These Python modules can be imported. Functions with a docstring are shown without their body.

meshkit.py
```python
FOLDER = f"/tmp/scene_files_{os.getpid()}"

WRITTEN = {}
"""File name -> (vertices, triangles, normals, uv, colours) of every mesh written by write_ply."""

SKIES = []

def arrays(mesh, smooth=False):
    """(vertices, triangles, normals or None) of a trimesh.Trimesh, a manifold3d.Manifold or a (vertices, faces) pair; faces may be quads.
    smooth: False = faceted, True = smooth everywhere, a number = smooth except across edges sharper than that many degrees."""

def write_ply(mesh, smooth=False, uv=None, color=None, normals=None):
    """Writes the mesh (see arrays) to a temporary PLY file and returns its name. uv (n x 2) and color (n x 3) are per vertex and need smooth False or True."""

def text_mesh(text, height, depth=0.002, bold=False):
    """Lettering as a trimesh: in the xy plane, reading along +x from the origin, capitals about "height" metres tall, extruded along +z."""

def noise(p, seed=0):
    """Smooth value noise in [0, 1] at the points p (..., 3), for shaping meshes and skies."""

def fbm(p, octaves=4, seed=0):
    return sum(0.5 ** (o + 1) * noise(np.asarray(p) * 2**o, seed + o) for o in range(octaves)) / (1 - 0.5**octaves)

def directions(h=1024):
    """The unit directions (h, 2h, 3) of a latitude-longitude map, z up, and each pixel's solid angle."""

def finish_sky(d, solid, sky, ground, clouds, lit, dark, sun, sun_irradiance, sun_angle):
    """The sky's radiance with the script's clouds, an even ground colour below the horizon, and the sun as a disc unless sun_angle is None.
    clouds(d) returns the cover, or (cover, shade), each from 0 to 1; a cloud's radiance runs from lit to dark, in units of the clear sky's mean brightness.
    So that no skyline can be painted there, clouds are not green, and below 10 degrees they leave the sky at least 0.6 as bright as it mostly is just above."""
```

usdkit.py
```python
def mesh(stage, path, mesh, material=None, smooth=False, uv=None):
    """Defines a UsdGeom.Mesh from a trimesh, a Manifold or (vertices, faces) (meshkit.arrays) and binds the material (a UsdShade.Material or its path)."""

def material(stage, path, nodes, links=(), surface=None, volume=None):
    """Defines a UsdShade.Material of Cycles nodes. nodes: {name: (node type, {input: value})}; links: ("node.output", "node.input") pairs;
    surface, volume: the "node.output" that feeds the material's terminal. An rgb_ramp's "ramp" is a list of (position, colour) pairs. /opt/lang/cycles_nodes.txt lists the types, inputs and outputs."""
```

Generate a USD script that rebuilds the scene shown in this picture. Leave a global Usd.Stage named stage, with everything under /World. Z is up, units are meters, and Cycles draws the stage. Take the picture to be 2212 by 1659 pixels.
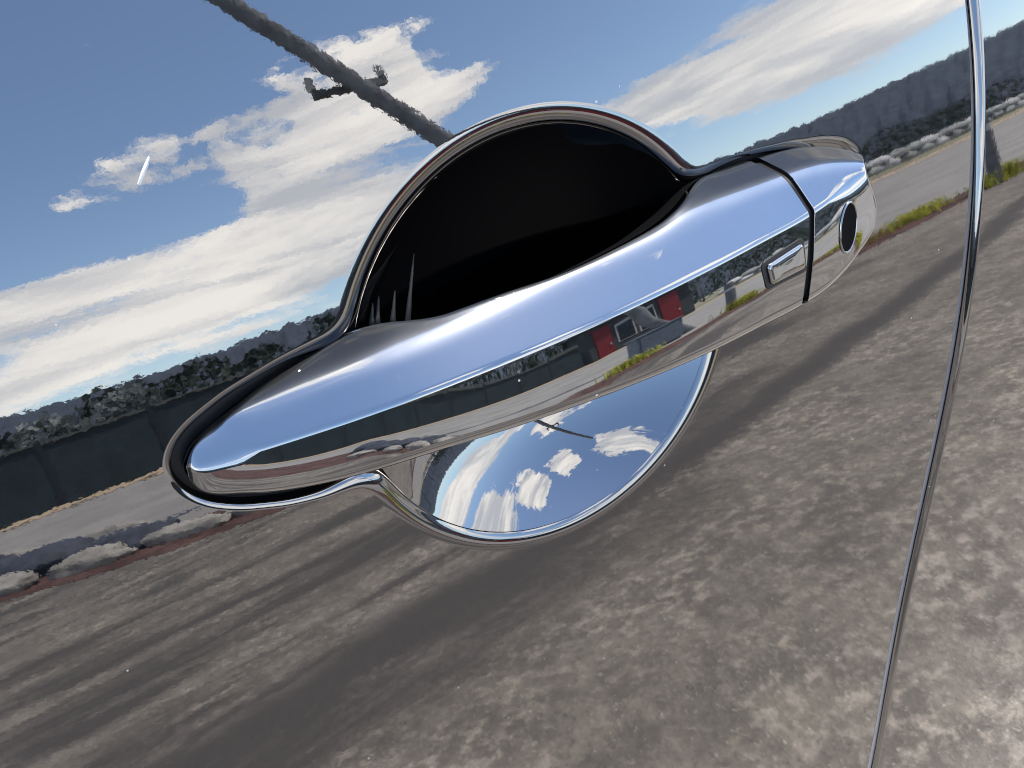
import math, random
import numpy as np, trimesh, usdkit, meshkit
from scipy.interpolate import PchipInterpolator as PCH
from scipy.ndimage import gaussian_filter1d
from scipy.spatial import Delaunay
import shapely
from shapely.geometry import Polygon, Point, LineString
from pxr import Usd, UsdGeom, UsdLux, UsdShade, Gf, Sdf, Vt

rng = np.random.default_rng(7)
random.seed(7)
stage = Usd.Stage.CreateInMemory()
UsdGeom.SetStageUpAxis(stage, UsdGeom.Tokens.z)
UsdGeom.SetStageMetersPerUnit(stage, 1.0)
UsdGeom.Xform.Define(stage, '/World')
UsdGeom.Scope.Define(stage, '/World/Looks')
R_ = np.radians

# ------------------------------------------------------------------ camera, sky, sun, exposure
EXPOSURE = 3.0
SKY_STRENGTH = 0.165
SUN_INTENSITY = 1.15
SUN_AZ, SUN_EL = 46.7, 70.0            # azimuth from +y towards +x, elevation (the sun stands a little behind the car)
# the door's own frame: x along the car (rearwards), z up the panel, -y out of the panel at the handle
ALPHA, TAU, ZH = 21.4, 4.2, 0.95       # the panel leans up by ALPHA, the car stands nose-down by TAU, the handle is ZH above the ground
RV, RH = 1.2, 6.0                      # the panel's radii of curvature
PSI, THETA, RHO = R_(27), R_(25), R_(7)
CAM = np.array([-0.08555851, -0.16791802, 0.08787978])   # camera in the door's frame
W0, H0, F0 = 2212., 1659., 1661.


def rot_world():
    a, t = R_(ALPHA), R_(TAU)
    ra = np.array([[1, 0, 0], [0, np.cos(a), np.sin(a)], [0, -np.sin(a), np.cos(a)]])
    rt = np.array([[np.cos(t), 0, np.sin(t)], [0, 1, 0], [-np.sin(t), 0, np.cos(t)]])
    return rt @ ra


MW = rot_world()
fw = np.array([np.sin(PSI) * np.cos(THETA), np.cos(PSI) * np.cos(THETA), -np.sin(THETA)])
rt0 = np.array([np.cos(PSI), -np.sin(PSI), 0.]); up0 = np.cross(rt0, fw)
rt = np.cos(RHO) * rt0 - np.sin(RHO) * up0; upv = np.sin(RHO) * rt0 + np.cos(RHO) * up0


def to_world(v): return np.asarray(v, float) @ MW.T + [0, 0, ZH]


camera = UsdGeom.Camera.Define(stage, '/World/camera')
m = np.eye(4)
m[0, :3], m[1, :3], m[2, :3], m[3, :3] = MW @ rt, MW @ upv, -(MW @ fw), to_world(CAM)
camera.AddTransformOp().Set(Gf.Matrix4d(*m.ravel().tolist()))
camera.CreateHorizontalApertureAttr(36.0); camera.CreateFocalLengthAttr(36.0 * F0 / W0)
camera.CreateClippingRangeAttr(Gf.Vec2f(0.01, 20000)); camera.CreateExposureAttr(EXPOSURE)
camera.CreateFStopAttr(0.0)

sun_dir = np.array([np.sin(R_(SUN_AZ)) * np.cos(R_(SUN_EL)), np.cos(R_(SUN_AZ)) * np.cos(R_(SUN_EL)), np.sin(R_(SUN_EL))])
sun = UsdLux.DistantLight.Define(stage, '/World/sun')
sun.CreateIntensityAttr(SUN_INTENSITY); sun.CreateAngleAttr(0.5); sun.CreateNormalizeAttr(True); sun.CreateColorAttr(Gf.Vec3f(1, .95, .87))
zx = sun_dir; xx = np.cross([0, 0, 1], zx); xx /= np.linalg.norm(xx); yx = np.cross(zx, xx)
m = np.eye(4); m[0, :3], m[1, :3], m[2, :3] = xx, yx, zx
sun.AddTransformOp().Set(Gf.Matrix4d(*m.ravel().tolist()))


class G:
    """A small builder of node graphs."""
    def __init__(s): s.n, s.l, s.k = {}, [], 0
    def add(s, kind, out, ins=None, **links):
        s.k += 1; name = 'n%d' % s.k
        s.n[name] = (kind, dict(ins or {}))
        for k, v in links.items():
            if isinstance(v, str) and '.' in v: s.l.append((v, name + '.' + k))
            elif isinstance(v, np.ndarray): s.n[name][1][k] = tuple(v)
            else: s.n[name][1][k] = v
        return name + '.' + out
    def m(s, op, a, b=0.0, c=0.0, clamp=False):
        return s.add('math', 'value', {'math_type': op, 'use_clamp': clamp}, value1=a, value2=b, value3=c)
    def mixc(s, f, a, b): return s.add('mix', 'color', {}, fac=f, color1=a, color2=b)
    def smooth(s, x, lo, hi): return s.add('map_range', 'result', {'range_type': 'smoothstep', 'from_min': lo, 'from_max': hi, 'to_min': 0.0, 'to_max': 1.0}, value=x)
    def make(s, path, surface=None, volume=None): return usdkit.material(stage, path, s.n, s.l, surface=surface, volume=volume)


def sky_material():
    g = G()
    d = g.add('texture_coordinate', 'generated')
    sky = g.add('sky_texture', 'color', {'sky_type': 'single_scattering', 'sun_disc': False, 'aerosol_density': 0.35, 'sun_elevation': R_(SUN_EL), 'sun_rotation': math.atan2(sun_dir[0], sun_dir[1])}, vector=d)
    sp = g.add('separate_xyz', 'x', {}, vector=d); nm = sp.split('.')[0]
    x, y, z = nm + '.x', nm + '.y', nm + '.z'
    az = g.m('multiply', g.m('arctan2', x, g.m('multiply', y, -1.0)), 180 / math.pi)     # 0 = straight out of the door, + towards the rear
    el = g.m('multiply', g.m('arcsine', z), 180 / math.pi)
    # fields of cloud: (azimuth, elevation, half width, half height, tilt, weight)
    def blob(a0, e0, wa, we, tilt, wgt):
        da, de = g.m('subtract', az, a0), g.m('subtract', el, e0)
        c, s_ = math.cos(R_(tilt)), math.sin(R_(tilt))
        p = g.m('divide', g.m('add', g.m('multiply', da, c), g.m('multiply', de, s_)), wa)
        q = g.m('divide', g.m('subtract', g.m('multiply', de, c), g.m('multiply', da, s_)), we)
        p2, q2 = g.m('multiply', p, p), g.m('multiply', q, q)
        r2 = g.m('add', g.m('multiply', p2, p2), g.m('multiply', q2, q2))
        return g.m('multiply', g.m('exponent', g.m('multiply', r2, -1.0)), wgt)
    f = None
    for b in CLOUDS:
        t = blob(*b); f = t if f is None else g.m('add', f, t)
    v1 = g.add('combine_xyz', 'vector', {'z': 3.1}, x=g.m('add', g.m('multiply', az, 0.040), g.m('multiply', el, .03)), y=g.m('multiply', el, 0.22))
    n1 = g.add('noise_texture', 'fac', {'dimensions': '3D', 'scale': 1.0, 'detail': 9.0, 'roughness': 0.58, 'distortion': 0.35}, vector=v1)
    v2 = g.add('combine_xyz', 'vector', {'z': 8.3}, x=g.m('multiply', az, 0.16), y=g.m('multiply', el, 0.30))
    n2 = g.add('noise_texture', 'fac', {'dimensions': '3D', 'scale': 1.0, 'detail': 10.0, 'roughness': 0.62, 'distortion': 0.5}, vector=v2)
    low = g.smooth(el, 21.0, 15.0)
    n = g.m('add', g.m('multiply', n1, g.m('add', .42, g.m('multiply', low, .38))), g.m('multiply', n2, g.m('subtract', .58, g.m('multiply', low, .38))))
    nz = g.add('noise_texture', 'fac', {'dimensions': '3D', 'scale': 2.3, 'detail': 9.0, 'roughness': 0.55, 'distortion': 0.3}, vector=d)
    high = g.m('multiply', g.smooth(nz, .50, .62), g.m('multiply', g.smooth(el, 40.0, 56.0), g.smooth(y, .05, .28)))
    cov = g.m('maximum', g.smooth(g.m('add', f, g.m('multiply', g.m('subtract', n, 0.5), 3.1)), 0.36, 0.60), high)
    v3 = g.add('combine_xyz', 'vector', {'z': 1.7}, x=g.m('multiply', az, 0.05), y=g.m('multiply', el, 0.33))
    n3 = g.add('noise_texture', 'fac', {'dimensions': '3D', 'scale': 1.0, 'detail': 6.0, 'roughness': 0.55, 'distortion': 0.4}, vector=v3)
    shade = g.smooth(n3, 0.36, 0.66)
    cl = g.mixc(shade, np.array(CLOUD_DARK), np.array(CLOUD_LIT))
    up = g.smooth(el, 0.0, 1.0)
    tinted = sky
    col = g.mixc(g.m('multiply', g.m('multiply', cov, 0.93), up), tinted, cl)
    bg = g.add('background_shader', 'background', {'strength': SKY_STRENGTH}, color=col)
    return g.make('/World/Looks/sky', bg)


CLOUDS = [(29, 45, 10, 7.5, 0, .98), (54, 40, 11, 9.5, 0, .98), (76, 27, 13, 9, 0, .95), (-5, 49, 13, 7.0, 0, .80), (9, 11.2, 25, 5.3, 0, .84), (20, 21, 11.5, 5.6, 8, .66), (2.5, 21.6, 6.0, 1.7, 5, .40), (65, 11.2, 24, 4.6, -2, 1.05),
          (-62, 14, 36, 6, 0, .8), (125, 14, 34, 6, 0, .8), (-150, 18, 46, 8, 0, .8)]
CLOUD_LIT, CLOUD_DARK = (7.7, 7.3, 6.7), (4.1, 4.2, 4.4)
dome = UsdLux.DomeLight.Define(stage, '/World/sky')
UsdShade.MaterialBindingAPI.Apply(dome.GetPrim()).Bind(sky_material())
dome.GetPrim().SetCustomDataByKey('kind', 'structure')

# ------------------------------------------------------------------ helpers
used = {}


def numbered(parent, name):
    k = used.get((parent, name), 0); used[(parent, name)] = k + 1
    return parent + '/' + (name if k == 0 else '%s_%03d' % (name, k))


def thing(name, label, cat, loc=(0, 0, 0), rz=0, group=None):
    x = UsdGeom.Xform.Define(stage, numbered('/World', name))
    x.AddTranslateOp().Set(Gf.Vec3d(*map(float, loc)))
    if rz: x.AddRotateZOp().Set(float(rz))
    return tag(x.GetPrim(), label, cat, group)


def tag(p, label=None, cat=None, group=None, kind=None):
    for k, v in (('label', label), ('category', cat), ('group', group), ('kind', kind)):
        if v: p.SetCustomDataByKey(k, v)
    return p


def obj(name, mesh, mat, parent=None, smooth=30):
    base = '/World' if parent is None else str(parent.GetPath())
    return usdkit.mesh(stage, numbered(base, name), mesh, mat, smooth=smooth).GetPrim()


def raw(name, v, f, n, mat, parent=None):
    """A mesh with given normals."""
    base = '/World' if parent is None else str(parent.GetPath())
    p = numbered(base, name)
    mm = usdkit.mesh(stage, p, (np.asarray(v), np.asarray(f)), mat)
    if n is not None:
        nn = np.asarray(n, float); nn = nn / np.linalg.norm(nn, axis=1)[:, None]
        mm.CreateNormalsAttr(Vt.Vec3fArray.FromNumpy(nn.astype(np.float32))); mm.SetNormalsInterpolation('vertex')
    return mm.GetPrim()


def grid_faces(nu, nv, closed=False, base=0):
    f = []
    for i in range(nu - 1):
        for j in range(nv if closed else nv - 1):
            a, b = i * nv + j, i * nv + (j + 1) % nv
            f += [(a, b, b + nv), (a, b + nv, a + nv)]
    return np.array(f) + base


def box(lo, hi):
    lo, hi = np.asarray(lo, float), np.asarray(hi, float)
    b = trimesh.creation.box(hi - lo); b.apply_translation((lo + hi) / 2); return b


def tube(pts, rad, n=10):
    pts = np.asarray(pts, float); rad = np.broadcast_to(rad, len(pts))
    t = np.gradient(pts, axis=0); t /= np.linalg.norm(t, axis=1)[:, None]
    ref = np.array([0, 0, 1.]) if abs(t[0, 2]) < .9 else np.array([1., 0, 0])
    v = []
    for p, d, r in zip(pts, t, rad):
        a = np.cross(d, ref); a /= np.linalg.norm(a); b = np.cross(d, a)
        for k in range(n):
            v.append(p + r * (a * math.cos(2 * math.pi * k / n) + b * math.sin(2 * math.pi * k / n)))
    f = grid_faces(len(pts), n, True).tolist()
    c0, c1 = len(v), len(v) + 1; v += [pts[0], pts[-1]]
    for k in range(n):
        f += [(c0, (k + 1) % n, k), (c1, c0 - n + k, c0 - n + (k + 1) % n)]
    return trimesh.Trimesh(np.array(v), np.array(f), process=False)


# ------------------------------------------------------------------ materials
def mirror(name, color, rough, peel=0.0, peel_scale=700., wave=0.0, dust=0.0, metallic=1.0, ior=1.5, sheen=0.0, flat=0.0):
    g = G()
    pos = g.add('texture_coordinate', 'object')
    base, ro = np.array(color), rough
    nrm = None
    if peel or wave:
        h = None
        if peel:
            a = g.add('noise_texture', 'fac', {'scale': peel_scale, 'detail': 2.0, 'roughness': .5}, vector=pos)
            h = g.m('multiply', a, peel)
        if wave:
            b = g.add('noise_texture', 'fac', {'scale': 26.0, 'detail': 1.0, 'roughness': .4}, vector=pos)
            b = g.m('multiply', b, wave); h = b if h is None else g.m('add', h, b)
        nrm = g.add('bump', 'normal', {'strength': 1.0, 'distance': 1.0}, height=h)
    if dust:
        vo = g.add('voronoi_texture', 'distance', {'scale': 170.0, 'randomness': 1.0}, vector=pos)
        cut = g.add('white_noise_texture', 'value', {}, vector=vo.split('.')[0] + '.position')
        spot = g.m('multiply', g.m('less_than', vo, 0.055), g.m('less_than', cut, dust))
        haze = g.add('noise_texture', 'fac', {'scale': 9.0, 'detail': 4.0}, vector=pos)
        ro = g.m('add', g.m('multiply', g.smooth(haze, .4, .75), 0.015), rough)
    p = g.add('principled_bsdf', 'BSDF', {'metallic': metallic, 'ior': ior, 'specular_ior_level': .5}, base_color=base, roughness=ro, **({'normal': nrm} if nrm else {}))
    if flat:                                           # deep clear coat: much of its gloss does not change with the angle
        fl_ = g.add('glossy_bsdf', 'BSDF', {'color': (flat, flat, flat * 1.02)}, roughness=ro, **({'normal': nrm} if nrm else {}))
        p = g.add('mix_closure', 'closure', {'fac': .72}, closure1=p, closure2=fl_)
    if sheen:                                          # road dust settles on what faces up and scatters a little of the gloss
        nz_ = g.add('separate_xyz', 'z', {}, vector=g.add('geometry', 'normal'))
        film = g.smooth(nz_, .80, .97)
        sh = g.add('glossy_bsdf', 'BSDF', {'color': tuple(color), 'roughness': .17})
        p = g.add('mix_closure', 'closure', {}, fac=g.m('multiply_add', film, sheen, .015), closure1=p, closure2=sh)
        sh2 = g.add('glossy_bsdf', 'BSDF', {'color': tuple(color), 'roughness': .36})
        p = g.add('mix_closure', 'closure', {}, fac=g.m('multiply', film, sheen * .35), closure1=p, closure2=sh2)
    if dust:
        df = g.add('diffuse_bsdf', 'BSDF', {'color': (.16, .16, .15)})
        p = g.add('mix_closure', 'closure', {}, fac=g.m('multiply', spot, .75), closure1=p, closure2=df)
    return g.make('/World/Looks/' + name, p)


def plain(name, color, rough=.7, spec=.3, metallic=0.0, var=0.0, scale=8.0, color2=None, detail=5.0, bump=0.0, bscale=None):
    g = G()
    if var or color2 is not None:
        pos = g.add('texture_coordinate', 'object')
        n = g.add('noise_texture', 'fac', {'scale': scale, 'detail': detail, 'roughness': .62}, vector=pos)
        c2 = np.array(color2) if color2 is not None else np.array(color) * (1 - var)
        base = g.mixc(g.smooth(n, .36, .64), np.array(color), c2)
        ex = {}
        if bump:
            nb = g.add('noise_texture', 'fac', {'scale': bscale or scale * 3, 'detail': 4.0}, vector=pos)
            ex['normal'] = g.add('bump', 'normal', {'strength': .8, 'distance': bump}, height=nb)
        p = g.add('principled_bsdf', 'BSDF', {'metallic': metallic, 'specular_ior_level': spec, 'roughness': rough}, base_color=base, **ex)
    else:
        p = g.add('principled_bsdf', 'BSDF', {'metallic': metallic, 'specular_ior_level': spec, 'roughness': rough, 'base_color': tuple(color)})
    return g.make('/World/Looks/' + name, p)


PAINT = mirror('black_paint', (.0004, .0004, .0005), 0.012, peel=3.2e-6, peel_scale=620., wave=2.0e-5, dust=.09, metallic=0.0, ior=1.82, flat=.086)
CHROME = mirror('dark_chrome', (.116, .118, .121), 0.018, dust=.08, sheen=.36)
STRIP = plain('seal_strip', (.032, .033, .037), .42, .5)
RUBBER = plain('black_rubber', (.0012, .0012, .0013), .45, .12)
VOID = plain('keyhole_black', (.0004, .0004, .0005), .8, .02)
PLASTIC = plain('black_plastic', (.0004, .0004, .0005), .6, .02)

# ------------------------------------------------------------------ the door panel, in the door's own frame
ZTAB = np.linspace(-1.1, .8, 19001)
_u = np.clip((-.04 - ZTAB) / .14, 0, 1); _u = _u * _u * (3 - 2 * _u)
KTAB = (1 - _u) / RV + _u * .02                       # the panel flattens below the handle
STAB = np.cumsum(KTAB) * 1e-4; STAB -= np.interp(0, ZTAB, STAB)
YTAB = np.cumsum(STAB) * 1e-4; YTAB -= np.interp(0, ZTAB, YTAB)
def gsurf(x, z): return x * x / (2 * RH) + np.interp(z, ZTAB, YTAB)
def gnorm(x, z):
    n = np.stack([x / RH, -np.ones_like(x), np.interp(z, ZTAB, STAB)], -1); return n / np.linalg.norm(n, axis=-1, keepdims=True)
def ray(px):
    px = np.atleast_2d(np.asarray(px, float))
    d = (px[:, :1] - W0 / 2) * rt - (px[:, 1:] - H0 / 2) * upv + F0 * fw
    return d / np.linalg.norm(d, axis=1)[:, None]
def on_height(px, h):
    """The points of the photograph's sight lines that stand h proud of the panel."""
    d = ray(px); t = np.full(len(d), .2)
    for _ in range(12):
        q = CAM + d * t[:, None]; t = (np.minimum(gsurf(q[:, 0], q[:, 2]), .3) - h - CAM[1]) / d[:, 1]
    return CAM + d * t[:, None]


def resample(poly, step):
    ls = LineString(list(poly) + [poly[0]]); n = int(ls.length / step)
    return np.array([ls.interpolate(i / n, normalized=True).coords[0] for i in range(n)])


CUP_C, CUP_R = np.array([.0157, .0064]), .0634
rec = np.array([(-38, 30.0), (-46.5, 28.6), (-57.9, 25.9), (-71.3, 21.9), (-80.4, 17.7), (-84.5, 14.6), (-87.2, 11), (-88.2, 7), (-87.6, 3), (-85.6, -1.1), (-81.6, -5.2), (-75.2, -8.7), (-64.8, -11.9), (-55.8, -13.4), (-46.1, -13.6), (-38, -13.4), (0, -10),
                (60, 12), (100, 17), (120, 20), (131, 23), (138, 28), (140.5, 34.5), (137.4, 39.8), (130.4, 43.9), (121.7, 45.9), (105.4, 47.0), (90.1, 46.8), (75.6, 46.1), (65.2, 44.9), (20, 40)]) / 1000
cupo = Point(CUP_C).buffer(CUP_R, 64)
U = cupo.union(Polygon(rec).buffer(.0015).buffer(-.0015))
U = U.buffer(.0046, 24).buffer(-.0046, 24).buffer(-.004, 24).buffer(.004, 24)
ring = resample(np.array(U.exterior.coords)[:-1], .0009)
for _ in range(2): ring = np.stack([gaussian_filter1d(ring[:, k], 1.6, mode='wrap') for k in (0, 1)], 1)
if Polygon(ring).exterior.is_ccw is False: ring = ring[::-1]
tg = np.roll(ring, -1, 0) - np.roll(ring, 1, 0); tg /= np.linalg.norm(tg, axis=1)[:, None]
inw = np.stack([-tg[:, 1], tg[:, 0]], 1)
near = np.hypot(*(ring - CUP_C).T) - CUP_R
wide = .0018 + .0036 * np.exp(-(np.maximum(near, 0) / .006) ** 2) + .0030 * np.clip((ring[:, 0] - .09) / .03, 0, 1) * (ring[:, 1] > .03)
wide = gaussian_filter1d(wide, 6, mode='wrap')

# fold profile: from the flat panel, turning into the hole
NP = 36
ph = R_(84) * np.linspace(0, 1, NP)
rho = 1 + 16.0 * (1 - ph / ph[-1]) ** 3
oi = np.concatenate([[0], np.cumsum((rho * np.cos(ph))[1:] * np.diff(ph))]); dd = np.concatenate([[0], np.cumsum((rho * np.sin(ph))[1:] * np.diff(ph))])
dd /= oi[-1]; oi /= oi[-1]
DEEP = dd[-1]
fv, fn = [], []
for k in range(NP):
    q = ring + inw * (wide * oi[k])[:, None]
    fv.append(np.c_[q[:, 0], gsurf(q[:, 0], q[:, 1]) + wide * dd[k], q[:, 1]])
    fn.append(np.cos(ph[k]) * gnorm(q[:, 0], q[:, 1]) + np.sin(ph[k]) * np.c_[inw[:, 0], np.zeros(len(q)), inw[:, 1]])
q_in = ring + inw * wide[:, None]
fv.append(np.c_[q_in[:, 0], gsurf(q_in[:, 0], q_in[:, 1]) + wide * DEEP + .0006 + .004 * np.clip(near / .004, 0, 1), q_in[:, 1]]); fn.append(np.c_[inw[:, 0], np.zeros(len(q_in)), inw[:, 1]])
NR = len(ring)

# the shut line between the two doors
gl = on_height([(2081, -60), (2081, 0), (2088, 75), (2098, 200), (2098, 300), (2091, 425), (2076, 600), (2041, 830), (1996, 1030), (1951, 1244), (1911, 1454), (1873, 1659)], 0.)
gr = on_height([(2105, -60), (2111, 0), (2124, 75), (2130, 200), (2130, 300), (2121, 425), (2103, 600), (2062, 830), (2022, 1054), (1976, 1254), (1932, 1454), (1896, 1659)], 0.)
ZT, ZB, XF, XR = .30, -.76, -.55, .85


def shut(c, add):
    z = c[::-1, 2]; x = c[::-1, 0] + add
    o = np.argsort(z); z, x = z[o], x[o]
    s = np.polyfit(z, x, 4)
    lo, hi = z[0], z[-1]
    def fx(t):
        t = np.asarray(t, float); tc = np.clip(t, lo, hi)
        return np.polyval(s, tc) + np.polyval(np.polyder(s), tc) * (t - tc)
    return fx


fl, fr = shut(gl, 0.0), shut(gr, 0.0)


def panel(edge_fx, x_other, hole=None, side=1):
    """A door skin between a straight far edge and the shut line; side=+1: the shut line is its right edge. Returns v, f, n."""
    zz = np.arange(ZB, ZT + 1e-6, .004)
    ed = np.c_[edge_fx(zz), zz]
    oth = np.c_[np.full(len(zz), x_other), zz]
    poly = Polygon(np.vstack([ed, oth[::-1]]))
    xs = np.arange(min(x_other, ed[:, 0].min()), max(x_other, ed[:, 0].max()), .006)
    gx, gz = np.meshgrid(xs, np.arange(ZB, ZT + 1e-6, .006)); pts = np.c_[gx.ravel(), gz.ravel()]
    area = poly if hole is None else poly.difference(Polygon(hole))
    keep = shapely.contains_xy(area.buffer(-.0025), pts[:, 0], pts[:, 1])
    top = np.c_[np.linspace(oth[-1, 0], ed[-1, 0], 120)[1:-1], np.full(118, ZT)]; bot = np.c_[np.linspace(oth[0, 0], ed[0, 0], 120)[1:-1], np.full(118, ZB)]
    parts = [pts[keep], ed, oth, top, bot] + ([hole] if hole is not None else [])
    p2 = np.vstack(parts); tri = Delaunay(p2).simplices
    c = p2[tri].mean(1)
    tri = tri[shapely.contains_xy(area.buffer(1e-6), c[:, 0], c[:, 1])]
    a, b, cc = p2[tri[:, 0]], p2[tri[:, 1]], p2[tri[:, 2]]
    ar = (b[:, 0] - a[:, 0]) * (cc[:, 1] - a[:, 1]) - (b[:, 1] - a[:, 1]) * (cc[:, 0] - a[:, 0])
    tri[ar < 0] = tri[ar < 0][:, ::-1]
    tri = tri[np.abs(ar) > 1e-12]
    v = np.c_[p2[:, 0], gsurf(p2[:, 0], p2[:, 1]), p2[:, 1]]
    n = gnorm(p2[:, 0], p2[:, 1])
    # the rolled edge at the shut line
    r = .0020 if side > 0 else .0034
    hv, hn = [], []
    for t in np.linspace(0, np.pi / 2, 10):
        x = ed[:, 0] + side * r * np.sin(t)
        hv.append(np.c_[x, gsurf(ed[:, 0], ed[:, 1]) + r * (1 - np.cos(t)), ed[:, 1]])
        hn.append(np.cos(t) * gnorm(ed[:, 0], ed[:, 1]) + np.sin(t) * np.array([side, 0, 0.]))
    hv.append(hv[-1] + [0, .012, 0]); hn.append(hn[-1])
    hf = grid_faces(len(hv), len(ed))
    if side > 0: hf = hf[:, ::-1]
    return np.vstack([v] + hv), np.vstack([tri, hf + len(v)]), np.vstack([n] + hn)


RAD_EDGE = .0021
fl_in = fl
fr_in = lambda z: fr(z) + .0007
pv, pf, pn = panel(fl_in, XF, ring, 1)
ff = grid_faces(NP + 1, NR, True)
dv = np.vstack([pv] + fv); dn = np.vstack([pn] + fn); df_ = np.vstack([pf, ff + len(pv)])
car = thing('parked_car', 'glossy black car, its door skins filling the frame with mirrored clouds, hills and asphalt', 'car', to_world([0, 0, 0]))
def loc(v): return np.asarray(v, float) @ MW.T
door = raw('front_door', loc(dv), df_, dn @ MW.T, PAINT, car)
rv, rf, rn = panel(fr_in, XR, None, -1)
rear = raw('rear_door', loc(rv), rf, rn @ MW.T, PAINT, car)

# glossy strip behind the shut line
zz = np.arange(ZB, ZT, .01); mid = (fl(zz) + fr(zz)) / 2
sv = np.vstack([np.c_[mid + .011 * np.cos(a), gsurf(mid, zz) + .0086 - .006 * np.sin(a), zz] for a in np.linspace(0, np.pi, 16)])
obj('weatherstrip', trimesh.Trimesh(loc(sv), grid_faces(16, len(zz)), process=False), STRIP, car, True)

# the round bowl behind the handle
RB = CUP_R - .0055
na = 220
rr = np.linspace(RB, 1e-5, 50)
def sink(edge, extra):
    sl = np.tan(R_(edge * np.clip(rr / RB, 0, 1) ** .9 + extra * (rr / RB) ** 7))
    return np.concatenate([[0], np.cumsum(.5 * (sl[1:] + sl[:-1]) * -np.diff(rr))])
du, dl = sink(28.5, 16), sink(28, -6); dl = dl * du[-1] / dl[-1]
nb = len(rr)
a_ = 2 * np.pi * np.arange(na) / na
wu = np.clip(.5 + .9 * np.sin(a_ - .35), 0, 1); wu = wu * wu * (3 - 2 * wu)
bv = [(CUP_C[0] + r * np.cos(a), .0054 * DEEP + w_ * d1 + (1 - w_) * d2, CUP_C[1] + r * np.sin(a) - .014 * (1 - (r / RB) ** 2)) for r, d1, d2 in zip(rr, du, dl) for a, w_ in zip(a_, wu)]
bv = np.array(bv); bf = grid_faces(nb, na, True)
obj('handle_cup', trimesh.Trimesh(loc(bv), bf[:, ::-1], process=False), PAINT, door, smooth=True)

# the black gasket the handle's feet stand on
gask = Polygon(q_in).difference(Point(CUP_C).buffer(RB - .0008))
gm = trimesh.util.concatenate([trimesh.creation.extrude_polygon(g_, .004, engine='earcut') for g_ in getattr(gask, 'geoms', [gask]) if g_.area > 1e-6])
gvv = gm.vertices; obj('handle_gasket', trimesh.Trimesh(loc(np.c_[gvv[:, 0], .0085 - gvv[:, 2], gvv[:, 1]]), gm.faces[:, ::-1]), RUBBER, door)

# ------------------------------------------------------------------ the chrome handle: a loft through five edge lines
TT = [(405, 396, 1008), (408, 398, 990), (414, 404, 975), (430, 421, 955), (474, 467, 911), (520, 484, 903), (600, 562, 836), (700, 655, 770), (760, 720, 733), (815, 780, 706), (865, 830, 695), (925, 890, 690), (990, 950, 681), (1045, 1000, 664), (1150, 1100, 628), (1250, 1206, 593), (1400, 1356, 523), (1470, 1426, 482), (1550, 1462, 452), (1590, 1482, 430), (1620, 1496, 408), (1645, 1512, 388), (1690, 1556, 368), (1757, 1620, 346), (1790, 1695, 324), (1820, 1770, 313), (1840, 1830, 315), (1855, 1858, 332)]
SS = [(405, 397, 1009), (411, 400, 994), (420, 408, 980), (434, 424, 964), (460, 446, 948), (530, 505, 907), (595, 566, 876), (660, 632, 843), (765, 732, 800), (860, 831, 763), (985, 960, 719), (1050, 1020, 690), (1150, 1110, 648), (1250, 1210, 606), (1360, 1320, 559), (1470, 1426, 508), (1520, 1476, 476), (1590, 1550, 436), (1660, 1624, 404), (1757, 1692, 381), (1790, 1750, 360), (1820, 1795, 348), (1840, 1836, 342), (1855, 1864, 352)]
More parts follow.
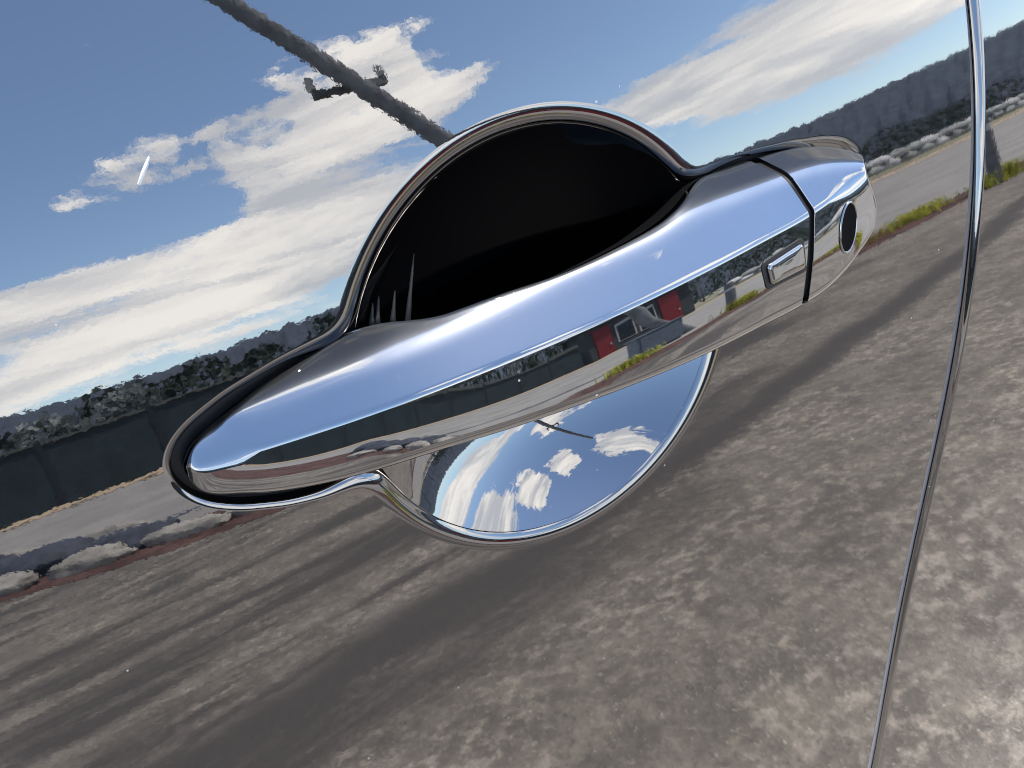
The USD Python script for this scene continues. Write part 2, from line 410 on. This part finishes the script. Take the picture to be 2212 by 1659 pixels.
RR = [(405, 397, 1011), (415, 405, 1012), (440, 433, 1010), (477, 477, 997), (533, 533, 978), (632, 632, 946), (732, 732, 914), (831, 831, 880), (927, 927, 844), (1085, 1085, 781), (1244, 1244, 717), (1363, 1363, 661), (1426, 1426, 631), (1550, 1550, 569), (1649, 1649, 518), (1757, 1752, 460), (1790, 1790, 435), (1820, 1825, 407), (1840, 1850, 384), (1855, 1869, 378)]
BB = [(405, 397, 1013), (408, 399, 1028), (414, 404, 1044), (430, 426, 1066), (462, 460, 1078), (490, 490, 1082), (533, 533, 1081), (632, 632, 1072), (732, 732, 1051), (831, 831, 1024), (927, 927, 990), (1085, 1085, 944), (1244, 1244, 890), (1363, 1363, 845), (1426, 1426, 820), (1550, 1540, 771), (1649, 1632, 725), (1757, 1733, 670), (1790, 1782, 643), (1820, 1830, 606), (1840, 1864, 565), (1855, 1880, 525)]
NSIG = 420
sg = 405 + 1450 * (np.linspace(0, 1, NSIG) ** 1.15)


def line(tab, sm=3.0):
    t = np.array(tab, float); out = np.stack([PCH(t[:, 0], t[:, k])(sg) for k in (1, 2)], 1)
    pad = 40
    ext = np.vstack([2 * out[0] - out[pad:0:-1], out, 2 * out[-1] - out[-2:-pad - 2:-1]])
    return np.stack([gaussian_filter1d(ext[:, k], sm) for k in (0, 1)], 1)[pad:-pad]


def deep(a, sig):
    """Strong smoothing in the middle of a curve that leaves its two ends as they are."""
    w = np.clip((np.minimum(sg - 440, 1740 - sg)) / 120, 0, 1)[:, None]; w = w * w * (3 - 2 * w)
    b = np.stack([gaussian_filter1d(a[:, k], sig) for k in range(a.shape[1])], 1)
    return a * (1 - w) + b * w


lT, lS, lR, lB = line(TT), deep(line(SS, 5), 12), deep(line(RR, 6), 22), deep(line(BB, 6), 22)
hR = PCH([405, 412, 424, 440, 520, 640, 800, 1000, 1250, 1500, 1700, 1855], np.array([.6, 2.3, 3.6, 4.5, 7.2, 11, 16.5, 21.5, 24.5, 24.5, 23, 21.5]) / 1000)(sg)
kS = np.tan(R_(PCH([405, 520, 800, 1100, 1500, 1757, 1855], [30, 36, 38, 39, 38, 36, 34])(sg)))
kT = np.tan(R_(PCH([405, 520, 760, 900, 1200, 1480, 1600, 1700, 1855], [50, 62, 70, 64, 60, 64, 76, 80, 78])(sg)))


def meet(px, ref, k):
    """Sight lines met with the plane that falls back from ref at slope k."""
    d = ray(px)
    t = (k * (CAM[2] - ref[:, 2]) - CAM[1] + ref[:, 1]) / (d[:, 1] - k * d[:, 2])
    return CAM + d * t[:, None]


hR = deep(hR[:, None], 24)[:, 0]
R3 = on_height(lR, hR)
S3 = meet(lS, R3, kS)
T3 = meet(lT, S3, kT)
B3 = on_height(lB, hR - .0008 + .0014 * np.clip((sg - 800) / 500, 0, 1) ** 1.0)
for A in (R3, S3, T3, B3):
    for k in range(3): A[3:-3, k] = gaussian_filter1d(A[:, k], 3, mode='nearest')[3:-3]
M3 = (R3 + B3) / 2
span = np.linalg.norm(R3 - B3, axis=1)
M3[:, 1] -= span ** 2 / 1.0
endw = np.clip((sg - 1757) / 98, 0, 1) ** 1.5
M3[:, 0] += .0052 * endw; M3[:, 1] += .0010 * endw
foot = np.clip((820 - sg) / 60, 0, 1) + np.clip((sg - 1610) / 40, 0, 1)
foot = gaussian_filter1d(foot, 4)
hT = -T3[:, 1]
hback = np.where(True, foot * (-.0035) + (1 - foot) * np.minimum(-.0060, hT - .004), 0)
K1 = T3 + np.c_[np.zeros(NSIG), np.zeros(NSIG), -.0006 * np.ones(NSIG)]; K1[:, 1] = -np.minimum(hback, hT - .0008); K1[:, 2] -= (1 - foot).clip(0, 1) * .40 * (hT - hback)
K2 = B3 + np.c_[np.zeros(NSIG), np.zeros(NSIG), np.minimum(.0035, span * .2) - (1 - foot).clip(0, 1) * .001]
K2[:, 1] = -np.minimum(foot * (-.0035) + (1 - foot) * -.005, hR - .001)
ctrl = np.stack([R3, S3, T3, K1, K2, B3, M3], 1)
cut = np.array([.0010, .0042, .0012, .0008, .0015, .0034, .020])


def section(c, cut):
    n = len(c); out = []
    for i in range(n):
        a, p, b = c[i - 1], c[i], c[(i + 1) % n]
        la, lb = np.linalg.norm(a - p), np.linalg.norm(b - p)
        da, db = min(cut[i], .46 * la), min(cut[i], .46 * lb)
        p0, p2 = p + (a - p) * da / max(la, 1e-9), p + (b - p) * db / max(lb, 1e-9)
        t = np.linspace(0, 1, 9)[:, None]
        out.append((1 - t) ** 2 * p0 + 2 * t * (1 - t) * p + t * t * p2)
        # a few points along the straight, slightly crowned
        a2, b2 = c[(i + 1) % n], c[(i + 2) % n]
        db2 = min(cut[(i + 1) % n], .46 * lb)
        p3 = a2 + (p - a2) * db2 / max(lb, 1e-9)
        t = np.linspace(0, 1, 6)[1:-1, None]
        out.append(p2 + (p3 - p2) * t)
    return np.vstack(out)


soft = np.clip((560 - sg) / 130, 0, 1)                      # the edges melt towards the tail
SEC = np.stack([section(c, cut + s_ * np.array([.006, .003, .002, 0, 0, .003, 0]) + e_ * np.array([.004, .002, .0015, 0, 0, .001, 0])) for c, s_, e_ in zip(ctrl, soft, np.clip((sg - 1790) / 50, 0, 1))])
NS = SEC.shape[1]
OUTC = []


def shell(i0, i1, cap0, cap1, round_end=False):
    s = [SEC[i] for i in range(i0, i1 + 1)]
    ax = np.array([1., 0, .07])
    if cap0:      # a crisp little rounding at the cut
        c = s[0].mean(0); s = [c + (s[0] - c) * .965 , *s]; s[0] = s[0] - ax * .00025
        s = [c + (s[0] - c) * .3, *s]
    if round_end:
        e = s[-1]; c = e.mean(0)
        for t in np.linspace(0, np.pi / 2, 9)[1:]:
            s.append(c + (e - c) * max(np.cos(t) ** .55, .02) + ax * .0028 * np.sin(t))
    elif cap1:
        c = s[-1].mean(0); e = s[-1]; s += [c + (e - c) * .965 + ax * .00025, c + (e - c) * .3 + ax * .00025]
    v = np.vstack(s); f = grid_faces(len(s), NS, True)
    n = len(v); v = np.vstack([v, s[0].mean(0), s[-1].mean(0)])
    k = np.arange(NS); k2 = (k + 1) % NS
    f = np.vstack([f, np.c_[np.full(NS, n), k2, k], np.c_[np.full(NS, n + 1), (len(s) - 1) * NS + k, (len(s) - 1) * NS + k2]])
    t = trimesh.Trimesh(v, f, process=False)
    if t.volume < 0: t.invert()
    return t


ig0, ig1 = np.searchsorted(sg, 1750), np.searchsorted(sg, 1763)
grip = shell(0, ig0, False, True)
capm = shell(ig1, NSIG - 1, True, False, True)
seal = shell(ig0 - 4, ig1 + 4, False, False)
c_ = seal.vertices.mean(0); sv_ = c_ + (seal.vertices - c_) * [1, .90, .93]


def put(name, t, mat, parent, smooth=28): return obj(name, trimesh.Trimesh(loc(t.vertices), t.faces, process=False), mat, parent, smooth)


nring = len(grip.vertices)
jj = np.arange(len(grip.faces))
rows = (len(grip.faces) - 2 * NS) // (2 * NS)
jcol = np.concatenate([(np.arange(rows * NS * 2) // 2) % NS, np.full(2 * NS, 0)])
back = (jcol >= 35) & (jcol <= 60) & (np.arange(len(jcol)) < rows * NS * 2)
gfront = trimesh.Trimesh(grip.vertices, grip.faces[~back], process=False); gback = trimesh.Trimesh(grip.vertices, grip.faces[back], process=False)
gfront.remove_unreferenced_vertices(); gback.remove_unreferenced_vertices()
handle = put('door_handle', gfront, CHROME, car)
put('grip_back', gback, PLASTIC, handle)
lock = put('lock_cover', capm, CHROME, car)
obj('cover_seal', trimesh.Trimesh(loc(sv_), seal.faces, process=False), RUBBER, lock)


def hit(px, t):
    """Where the photograph's sight lines meet the mesh t."""
    tr = t.triangles; e1, e2 = tr[:, 1] - tr[:, 0], tr[:, 2] - tr[:, 0]; out = []
    for d in ray(px):
        h = np.cross(d, e2); a = (e1 * h).sum(1); a = np.where(np.abs(a) < 1e-15, 1e-15, a)
        s_ = CAM - tr[:, 0]; u = (s_ * h).sum(1) / a; q = np.cross(s_, e1); v = (q @ d) / a; tt = (e2 * q).sum(1) / a
        ok = (u >= -1e-6) & (v >= -1e-6) & (u + v <= 1 + 1e-6) & (tt > .01)
        out.append(CAM + d * (tt[ok].min() if ok.any() else .2))
    return np.array(out)


def plate(name, px, on, lift, mat, parent, bevel=.0006, rnd=.0012, grow=0.0, n_mid=None):
    """A small rounded plate on the handle's front face, outlined in the photograph."""
    q = hit(px, on)
    o = q.mean(0); ex = q[1] - q[0]; ex /= np.linalg.norm(ex); nn = np.cross(q[2] - q[0], q[3] - q[1]); nn /= np.linalg.norm(nn)
    if nn[1] > 0: nn = -nn
    ez = np.cross(nn, ex) * 1.0
    p2 = np.c_[(q - o) @ ex, (q - o) @ ez]
    pg = Polygon(p2).buffer(-rnd).buffer(rnd + grow, 8)
    base = resample(np.array(pg.exterior.coords)[:-1], .0003)
    if not Polygon(base).exterior.is_ccw: base = base[::-1]
    vs = []
    for d, u in ((0, -.002), (0, lift - bevel), (bevel * .15, lift - bevel * .5), (bevel * .5, lift - bevel * .13), (bevel, lift)):
        pp = np.array(Polygon(base).buffer(-d).exterior.coords)[:-1] if d else base
        c = base.mean(0); s_ = (np.abs(base - c).max(0) - d) / np.abs(base - c).max(0)
        pp = c + (base - c) * s_
        vs.append(o + pp[:, :1] * ex + pp[:, 1:] * ez + u * nn)
    c = vs[-1].mean(0)
    vs.append(c + (vs[-1] - c) * .5 + nn * .00006); vs.append(c + (vs[-2] - c) * .01 + nn * .00008)
    nv = len(base); v = np.vstack(vs); f = grid_faces(len(vs), nv, True)
    t = trimesh.Trimesh(v, f, process=False)
    if (t.face_normals[-nv:].mean(0) @ nn) < 0: t.invert()
    return put(name, t, mat, parent, 35)


hb = grip
plate('button_surround', [(1646, 573), (1731, 517), (1738, 581), (1658, 621)], hb, .0003, RUBBER, handle, .0002, .0012, .0007)
plate('request_button', [(1652, 573), (1729, 523), (1735, 578), (1662, 615)], hb, .0013, CHROME, handle, .0008, .0012)
el_ = [(1831 + 16 * math.cos(a) + 5 * math.sin(a), 491 - 53 * math.sin(a)) for a in np.linspace(0, 2 * np.pi, 40, endpoint=False)]


def keyhole():
    q = hit(el_, capm)
    o = q.mean(0); nn = np.array([.18, -1, .02]); nn /= np.linalg.norm(nn)
    for nm, prof, mat in (('keyhole_rim', [(1.08, .0001), (1.06, .0004), (1.02, .0005), (.97, .0003), (.93, -.0008)], CHROME), ('keyhole', [(1.0, .00035), (.5, .0003), (.01, .0003)], VOID)):
        v = np.vstack([o + (q - o) * s_ + nn * u for s_, u in prof]); f = grid_faces(len(prof), len(q), True)
        t = trimesh.Trimesh(v, f, process=False)
        if t.face_normals[:].mean(0) @ nn < 0: t.invert()
        put(nm, t, mat, lock, 60)


keyhole()

# ------------------------------------------------------------------ the place mirrored in the door
def ground_mat():
    g = G()
    pos = g.add('geometry', 'position')
    n1 = g.add('noise_texture', 'fac', {'scale': .9, 'detail': 5.0, 'roughness': .6, 'distortion': .4}, vector=pos)
    n2 = g.add('noise_texture', 'fac', {'scale': 21.0, 'detail': 6.0, 'roughness': .68}, vector=pos)
    n3 = g.add('noise_texture', 'fac', {'scale': 80.0, 'detail': 3.0, 'roughness': .7}, vector=pos)
    sp = g.add('separate_xyz', 'x', {}, vector=pos).split('.')[0]
    yb = g.m('add', sp + '.y', g.m('multiply', sp + '.x', .18))
    va = g.add('combine_xyz', 'vector', {'z': 4.4}, x=g.m('multiply', sp + '.x', .45), y=g.m('multiply', yb, 2.9))
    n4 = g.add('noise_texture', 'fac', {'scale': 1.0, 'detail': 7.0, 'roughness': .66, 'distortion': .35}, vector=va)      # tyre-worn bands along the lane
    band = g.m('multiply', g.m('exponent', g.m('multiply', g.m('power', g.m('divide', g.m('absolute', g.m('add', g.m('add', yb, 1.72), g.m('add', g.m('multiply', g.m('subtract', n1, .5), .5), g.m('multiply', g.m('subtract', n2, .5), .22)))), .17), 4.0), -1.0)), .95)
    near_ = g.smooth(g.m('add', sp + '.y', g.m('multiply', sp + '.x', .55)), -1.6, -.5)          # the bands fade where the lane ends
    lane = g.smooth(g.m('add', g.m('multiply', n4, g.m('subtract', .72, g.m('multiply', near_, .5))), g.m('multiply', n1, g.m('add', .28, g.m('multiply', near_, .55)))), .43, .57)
    n7 = g.add('noise_texture', 'fac', {'scale': 2.1, 'detail': 6.0, 'roughness': .7, 'distortion': .6}, vector=pos)
    n6 = g.add('noise_texture', 'fac', {'scale': 6.0, 'detail': 5.0, 'roughness': .65}, vector=pos)
    n5 = g.add('noise_texture', 'fac', {'scale': 46.0, 'detail': 5.0, 'roughness': .7, 'distortion': .3}, vector=pos)
    c = g.mixc(g.smooth(n6, .38, .62), np.array((.098, .086, .074)), np.array((.148, .129, .107)))
    c = g.mixc(g.m('multiply', g.smooth(n2, .46, .64), g.m('add', .12, g.m('multiply', g.smooth(n7, .38, .60), .62))), c, np.array((.290, .252, .207)))
    c = g.mixc(g.m('multiply', g.smooth(n5, .45, .64), g.m('subtract', .70, g.m('multiply', g.smooth(n7, .38, .60), .35))), c, np.array((.078, .069, .061)))
    c = g.mixc(g.m('multiply', g.smooth(n3, .56, .74), .5), c, np.array((.30, .265, .222)))
    vo = g.add('voronoi_texture', 'distance', {'scale': 34.0, 'randomness': 1.0}, vector=pos)
    c = g.mixc(g.m('multiply', g.m('less_than', vo, .10), .4), c, np.array((.36, .34, .31)))              # pale grit
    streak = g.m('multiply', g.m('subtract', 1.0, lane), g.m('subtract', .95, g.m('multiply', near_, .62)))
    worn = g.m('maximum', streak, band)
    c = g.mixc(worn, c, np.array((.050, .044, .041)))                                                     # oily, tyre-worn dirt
    b = g.add('bump', 'normal', {'strength': .8, 'distance': .01}, height=n3)
    p = g.add('principled_bsdf', 'BSDF', {'roughness': .9, 'specular_ior_level': .2}, base_color=c, normal=b)
    return g.make('/World/Looks/worn_asphalt', p)


def sheet(name, poly, z, mat, **kw):
    t = trimesh.creation.triangulate_polygon(Polygon(poly), engine='earcut')
    v = np.c_[t[0], np.full(len(t[0]), z)]; f = np.array(t[1])
    m_ = trimesh.Trimesh(v, f, process=False)
    if m_.face_normals[0, 2] < 0: m_.invert()
    return tag(obj(name, m_, mat, None, False), **kw)


sheet('ground', [(-3000, -3000), (3000, -3000), (3000, 3000), (-3000, 3000)], 0.0, plain('dry_ground', (.20, .19, .13), .95, .1, var=.45, scale=.05), label='dry grass land beyond the road running to the hills', kind='structure')
E1 = [(-40, -11), (-14, -8.6), (-2.4, -6.5), (-.2, -5.1), (2, -4.7), (6.6, -4.35), (30, -3.0), (60, -2)]
E2 = [(-40, -17), (-14, -13.5), (-2.4, -9.4), (-.6, -6.7), (2, -5.6), (7, -4.9), (30, -3.7), (60, -2.8)]
def curve(pts):
    p = np.array(pts, float); x = np.linspace(p[0, 0], p[-1, 0], 160); return np.c_[x, PCH(p[:, 0], p[:, 1])(x)]
E1, E2 = curve(E1), curve(E2)
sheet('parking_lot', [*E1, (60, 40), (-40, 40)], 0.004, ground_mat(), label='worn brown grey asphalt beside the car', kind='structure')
sheet('gravel_strip', [*E1, *E2[::-1]], 0.008, plain('red_gravel', (.085, .048, .042), .95, .1, var=.5, scale=3), label='red brown gravel strip along the asphalt edge', kind='structure')
sheet('road', [*E2, (120, -2.8), (120, -16.6), (-80, -16.6), (-80, -17.0), (-40, -17.0)], 0.012, plain('road_grey', (.19, .178, .163), .9, .2, var=.2, scale=.8), label='pale grey road beyond the gravel strip', kind='structure')
sheet('verge', [(-80, -18.6), (120, -18.6), (120, -16.6), (-80, -16.6)], 0.012, plain('sand', (.33, .25, .175), .95, .1, var=.25, scale=1.2), label='sandy tan verge along the far side of the road', kind='structure')

# boundary wall of dark teal panels
TEAL = plain('teal_panel', (.014, .026, .032), .6, .3, var=.35, scale=1.5)
DARKP = plain('dark_post', (.014, .020, .024), .7, .2)
LEDGE = plain('wall_coping', (.07, .075, .07), .8, .2)
wall = thing('boundary_wall', 'long dark teal panelled wall with a pale coping, behind the sandy verge', 'wall', (0, -18.7, 0))
for i in range(17):
    x = -31.8 + 2.4 * i
    zt = 1.80 + .02 * (i % 3)
    obj('wall_panel', box((x + .06, -.04 - .01 * (i % 2), .0), (x + 2.34, .04, zt)), TEAL, wall)
    obj('post', box((x - .06, -.10, 0), (x + .06, .08, 1.90)), DARKP, wall)
    obj('coping', box((x + .065, -.09, zt + .003), (x + 2.335, .09, zt + .07)), LEDGE, wall)

# low shop with red doors
REDP = plain('red_door_paint', (.11, .008, .012), .5, .3)
SHOP = plain('shop_wall', (.035, .040, .044), .7, .2, var=.3, scale=2)
PANE = plain('dark_pane', (.010, .014, .018), .1, .6)
FRAME = plain('pale_frame', (.30, .30, .29), .6, .3)
shop = thing('low_shop', 'low dark shop with red doors and pale framed windows beside the teal wall', 'building', (9.6, -18.75, 0))
obj('wall', box((0, -4.0, 0), (6.6, 0, 2.3)), SHOP, shop)
obj('roof', box((-.2, -4.2, 2.303), (6.8, .2, 2.44)), DARKP, shop)
for x in (.5, 4.5):
    dd_ = obj('door', box((x, .003, .02), (x + 1.2, .06, 2.05)), REDP, shop); obj('handle', box((x + 1.0, .063, 1.0), (x + 1.06, .12, 1.2)), FRAME, dd_)
for x in (2.0, 3.2):
    w_ = obj('window', box((x, .003, .8), (x + 1.0, .05, 1.9)), FRAME, shop); obj('pane', box((x + .07, .053, .87), (x + .93, .066, 1.83)), PANE, w_)

# trees and bushes
BARK = plain('bark', (.06, .045, .035), .9, .1)


def leaves(center, rad, n, size, seed):
    r = np.random.default_rng(seed); d = r.normal(size=(n, 3)); d /= np.linalg.norm(d, axis=1)[:, None]
    lump = .75 + .5 * meshkit.noise(d * 1.7 + seed * 3.1, seed)
    p = np.array(center) + d * np.array(rad) * (lump * r.uniform(.55, 1.0, n) ** .5)[:, None]
    a = r.normal(size=(n, 3)); a /= np.linalg.norm(a, axis=1)[:, None]; b = np.cross(a, r.normal(size=(n, 3))); b /= np.linalg.norm(b, axis=1)[:, None]
    sz = size * r.uniform(.6, 1.3, n)[:, None]
    v = np.stack([p - a * sz, p + b * sz * .5, p + a * sz, p - b * sz * .5], 1).reshape(-1, 3)
    i = np.arange(n) * 4
    return trimesh.Trimesh(v, np.vstack([np.c_[i, i + 1, i + 2], np.c_[i, i + 2, i + 3]]), process=False)


def foliage(name, color):
    g = G()
    n = g.add('noise_texture', 'fac', {'scale': 3.0, 'detail': 3.0}, vector=g.add('geometry', 'position'))
    c = g.mixc(g.smooth(n, .35, .65), np.array(color) * .6, np.array(color) * 1.3)
    a = g.add('principled_bsdf', 'BSDF', {'roughness': .7, 'specular_ior_level': .2}, base_color=c)
    b = g.add('translucent_bsdf', 'BSDF', {}, color=c)
    return g.make('/World/Looks/' + name, g.add('mix_closure', 'closure', {'fac': .25}, closure1=a, closure2=b))


DARKL, GREYL, TUFT, OCHRE = foliage('dark_leaves', (.022, .034, .026)), foliage('grey_leaves', (.15, .165, .16)), foliage('yellow_green_leaves', (.34, .33, .05)), foliage('ochre_leaves', (.22, .15, .06))


def tree(label, x, y, h, w, mat, seed, group, n=900, name='tree'):
    t = thing(name, label, name, (x, y, 0), 0, group)
    obj('trunk', tube([(0, 0, 0), (.05, .02, h * .35), (-.04, .05, h * .75)], [.12, .09, .03], 7), BARK, t)
    obj('crown', leaves((0, 0, h * .58), (w, w, h * .46), n, .16, seed), mat, t, False)


for i in range(22):
    tree('dark broad bushy tree in the row behind the teal wall', -34 + 2.3 * i + rng.uniform(-.5, .5), -23.5 + rng.uniform(-1, 1), rng.uniform(2.7, 3.2), rng.uniform(1.3, 1.7), DARKL, 20 + i, 'dark trees behind the teal wall', 700)
for i, x in enumerate((-6.2, -5.1, -3.2, -2.6, -1.5, -.9, 4.5)):
    tree('grey leaved shrub standing out before the dark trees behind the wall', x, -21.6, 2.35 + .25 * (i % 3), .75, GREYL, 60 + i, 'grey shrubs behind the teal wall', 420, 'shrub')
for i in range(12):
    tree('dark low tree in the far row behind the pale stone wall', 27 + 3.6 * i, -33 + rng.uniform(-1, 1), rng.uniform(2.4, 3.0), 2.2, DARKL, 90 + i, 'dark trees behind the pale wall', 500)

# pale low wall to the right, its stones told apart
STONE = [plain('pale_stone_%d' % k, c, .85, .2, var=.35, scale=2.5) for k, c in ((1, (.26, .26, .25)), (2, (.40, .39, .38)), (3, (.20, .20, .195)))]
pw = thing('stone_wall', 'low wall of pale rough stones on the right, beyond the road', 'wall', (24, -24, 0))


def rock(size, seed, sub=2):
    m_ = trimesh.creation.icosphere(sub); v = m_.vertices
    v = v * (.7 + .6 * meshkit.fbm(v * 1.3 + seed * 5.7, 3, seed))[:, None] * np.array(size); v[:, 2] = np.maximum(v[:, 2], -size[2] * .45)
    return trimesh.Trimesh(v, m_.faces, process=False)


for r_ in range(2):
    for i in range(26):
        m_ = rock((.95, .4, .34), 200 + r_ * 40 + i, 1); m_.apply_translation((i * 1.7 + r_ * .8, 0, .2 + r_ * .42)); obj('stone', m_, STONE[(i + r_) % 3], pw, 50)

# border rocks of the gravel strip
DARKR = plain('blue_black_rock', (.035, .040, .055), .75, .3, var=.5, scale=6)
PALER = plain('pale_rock', (.25, .23, .20), .85, .2, var=.4, scale=6)
spots = [(-2.25, -7.7, .62, .42, .17, DARKR), (-1.5, -7.0, .55, .34, .14, DARKR), (-.8, -6.25, .5, .26, .11, DARKR), (-2.9, -8.6, .5, .4, .2, DARKR),
         (-1.75, -6.55, .34, .16, .09, PALER), (-1.05, -6.05, .42, .14, .09, PALER), (-.35, -5.72, .40, .13, .07, PALER), (-.95, -6.8, .5, .13, .12, PALER), (-1.8, -7.65, .6, .12, .15, PALER), (-2.7, -7.4, .45, .2, .1, PALER), (.15, -5.5, .3, .1, .06, PALER)]
NM = ['broad blue black rock in the gravel, behind the palest slab', 'long blue black rock in the middle of the gravel border', 'small blue black rock at the narrow end of the border', 'tallest blue black rock at the far left of the border', 'pale slab leaning before the long dark rock', 'long pale slab along the asphalt side of the border', 'pale flat slab at the narrow end of the border', 'thin pale slab behind the small dark rock', 'longest thin pale slab behind the broad dark rock', 'short pale block at the left end before the dark rocks', 'smallest pale slab, alone at the right tip of the border']
for k, ((x, y, a, b, c, mt), lb) in enumerate(zip(spots, NM)):
    m_ = rock((a, b, c * 1.3), 300 + k, 3); m_.apply_transform(trimesh.transformations.rotation_matrix(R_(38), [0, 0, 1])); m_.apply_translation((x, y, c * .5 + .01))
    tag(obj('rock', m_, mt, None, 60), lb, 'rock')

# leaning pole with its crossarm, wires, cabinet, posts and tufts
POLE = plain('weathered_pole', (.140, .145, .150), .85, .2, var=.4, scale=5)
PB, PD = np.array([4.87, -5.8, 0]), np.array([-.676, 0, 1.0])
pole = thing('utility_pole', 'weathered dark pole leaning over the kerb with a short crossarm', 'pole', PB)
obj('shaft', tube([PD * z for z in np.linspace(-.1, 6.2, 12)], np.linspace(.108, .085, 12), 14), POLE, pole)
obj('crossarm', box((1.97 - PB[0], -.16, 3.73), (2.68 - PB[0], -.09, 3.80)), POLE, pole)
for x in (1.98, 2.66):
    obj('insulator', trimesh.creation.revolve(np.array([(0, 0), (.035, 0), (.05, .04), (.03, .07), (.045, .11), (.02, .15), (0, .15)]), sections=12).apply_translation((x - PB[0], -.115, 3.813)), plain('insulator_%d' % int(x * 100), (.30, .28, .26), .3, .5), pole)
CABM = plain('blue_grey_cabinet', (.085, .10, .125), .5, .4, var=.15, scale=4)
cab = thing('utility_cabinet', 'blue grey metal cabinet at the foot of the leaning pole', 'cabinet', (4.15, -5.75, 0), 12)
obj('body', box((-.36, -.2, .05), (.36, .2, .72)), CABM, cab); obj('lid', box((-.39, -.23, .723), (.39, .23, .77)), CABM, cab); obj('plinth', box((-.33, -.17, 0), (.33, .17, .047)), LEDGE, cab)
obj('cabinet_door', box((-.31, .203, .1), (.31, .218, .68)), CABM, cab)
PWOOD = plain('grey_post', (.10, .10, .105), .8, .2, var=.3, scale=8)
for (x, y, lb) in ((5.25, -5.15, 'grey round post in yellow green tufts right of the cabinet'), (8.15, -4.15, 'grey round post in yellow green tufts farther right at the asphalt edge')):
    p = thing('bollard', lb, 'post', (x, y, 0)); obj('shaft', tube([(0, 0, -.02), (0, 0, .9), (0, 0, .95)], [.085, .085, .06], 16), PWOOD, p); obj('band', tube([(0, 0, .72), (0, 0, .80)], [.0875, .0875], 16), FRAME, p)


def tuft(x, y, w, h, mat, lb, seed, n=260):
    r = np.random.default_rng(seed); V, Fc = [], []
    for k in range(n):
        q = np.array([r.normal(0, w * .45), r.normal(0, .10), 0]); a = r.uniform(0, 6.28); hh = h * r.uniform(.5, 1.1); lean = np.array([np.cos(a), np.sin(a), 0]) * hh * r.uniform(.2, .7); sd = np.array([-np.sin(a), np.cos(a), 0]) * .008
        b = len(V); V += [q - sd, q + sd, q + lean * .4 + [0, 0, hh * .7] + sd * .7, q + lean * .4 + [0, 0, hh * .7] - sd * .7, q + lean + [0, 0, hh]]
        Fc += [(b, b + 1, b + 2), (b, b + 2, b + 3), (b + 3, b + 2, b + 4)]
    m_ = trimesh.Trimesh(np.array(V) + [x, y, .01], np.array(Fc), process=False)
    tag(obj('grass_tuft', m_, mat, None, False), lb, 'grass tuft', None, 'stuff')


tuft(7.4, -4.75, .7, .14, TUFT, 'long yellow green grass tuft left of the farther post', 1, 420)
tuft(8.35, -4.2, .4, .22, TUFT, 'bright yellow green tuft around the farther post', 2, 420)
tuft(5.3, -5.0, .4, .3, TUFT, 'yellow green tuft around the nearer post', 3)
tuft(6.3, -4.8, .8, .10, OCHRE, 'dry ochre tuft along the asphalt edge', 4, 300)
tuft(3.3, -5.2, .5, .25, TUFT, 'yellow green tuft left of the cabinet', 5)

# forested hills all round
def hills():
    nth, nr = 900, 14
    th = np.linspace(0, 2 * np.pi, nth, endpoint=False)
    v = []
    for i in range(nr):
        t = i / (nr - 1)
        r = 260 + 340 * t
        x, y = r * np.cos(th), r * np.sin(th)
        base = 34 + 26 * meshkit.fbm(np.c_[np.cos(th) * 2.1, np.sin(th) * 2.1, np.zeros(nth) + .3], 3, 5)
        z = base * np.sin(min(t * 1.15, 1) * np.pi / 2) ** .8 * (1.0 if t < .9 else .96)
        z = z + (5.0 * meshkit.fbm(np.c_[x * .16, y * .16, np.zeros(nth)], 4, 11) + 3 * meshkit.noise(np.c_[x * .5, y * .5, np.zeros(nth)], 3)) * (t > .02) - 1.0
        v.append(np.c_[x, y, z])
    f = grid_faces(nr, nth, True)
    m_ = trimesh.Trimesh(np.vstack(v), f, process=False)
    tag(obj('forested_hills', m_, plain('haze_tinted_forest', (.050, .060, .078), .95, .05, var=.3, scale=.25, detail=6), None, False), label='dark forested hills ringing the horizon', kind='structure')  # forest colour lifted and blued: distance haze painted in, no air volume


hills()

# small things on the door: ribs inside the cup, a lint fibre
RIBM = plain('rib_plastic', (.0035, .0033, .0030), .6, .2)
for k, (p0, p1) in enumerate((((880, 700), (894, 548)), ((848, 700), (853, 628)), ((815, 700), (818, 640)), ((803, 700), (805, 655)))):
    q = np.vstack([on_height([p0], -.004), on_height([p1], -.004)])
    obj('rib', trimesh.Trimesh(loc(tube(q[0] + (q[1] - q[0]) * np.linspace(0, 1, 5)[:, None], [.0008, .0006, .0004, .0003, .0001], 6).vertices), tube(np.array([[0, 0, 0], [0, 0, 1], [0, 0, 2], [0, 0, 3], [0, 0, 4.]]), .1, 6).faces, process=False), RIBM, door, True)
LINT = plain('white_lint', (.16, .16, .155), .9, .1)
q = on_height([(322, 338), (316, 356), (309, 374), (300, 399)], .0003)
fb = tube(q, [.0002, .00042, .00046, .0004], 6)
tag(obj('lint_fibre', trimesh.Trimesh(to_world(fb.vertices), fb.faces, process=False), LINT, None, True), 'short white lint fibre stuck to the black door skin at upper left', 'lint')
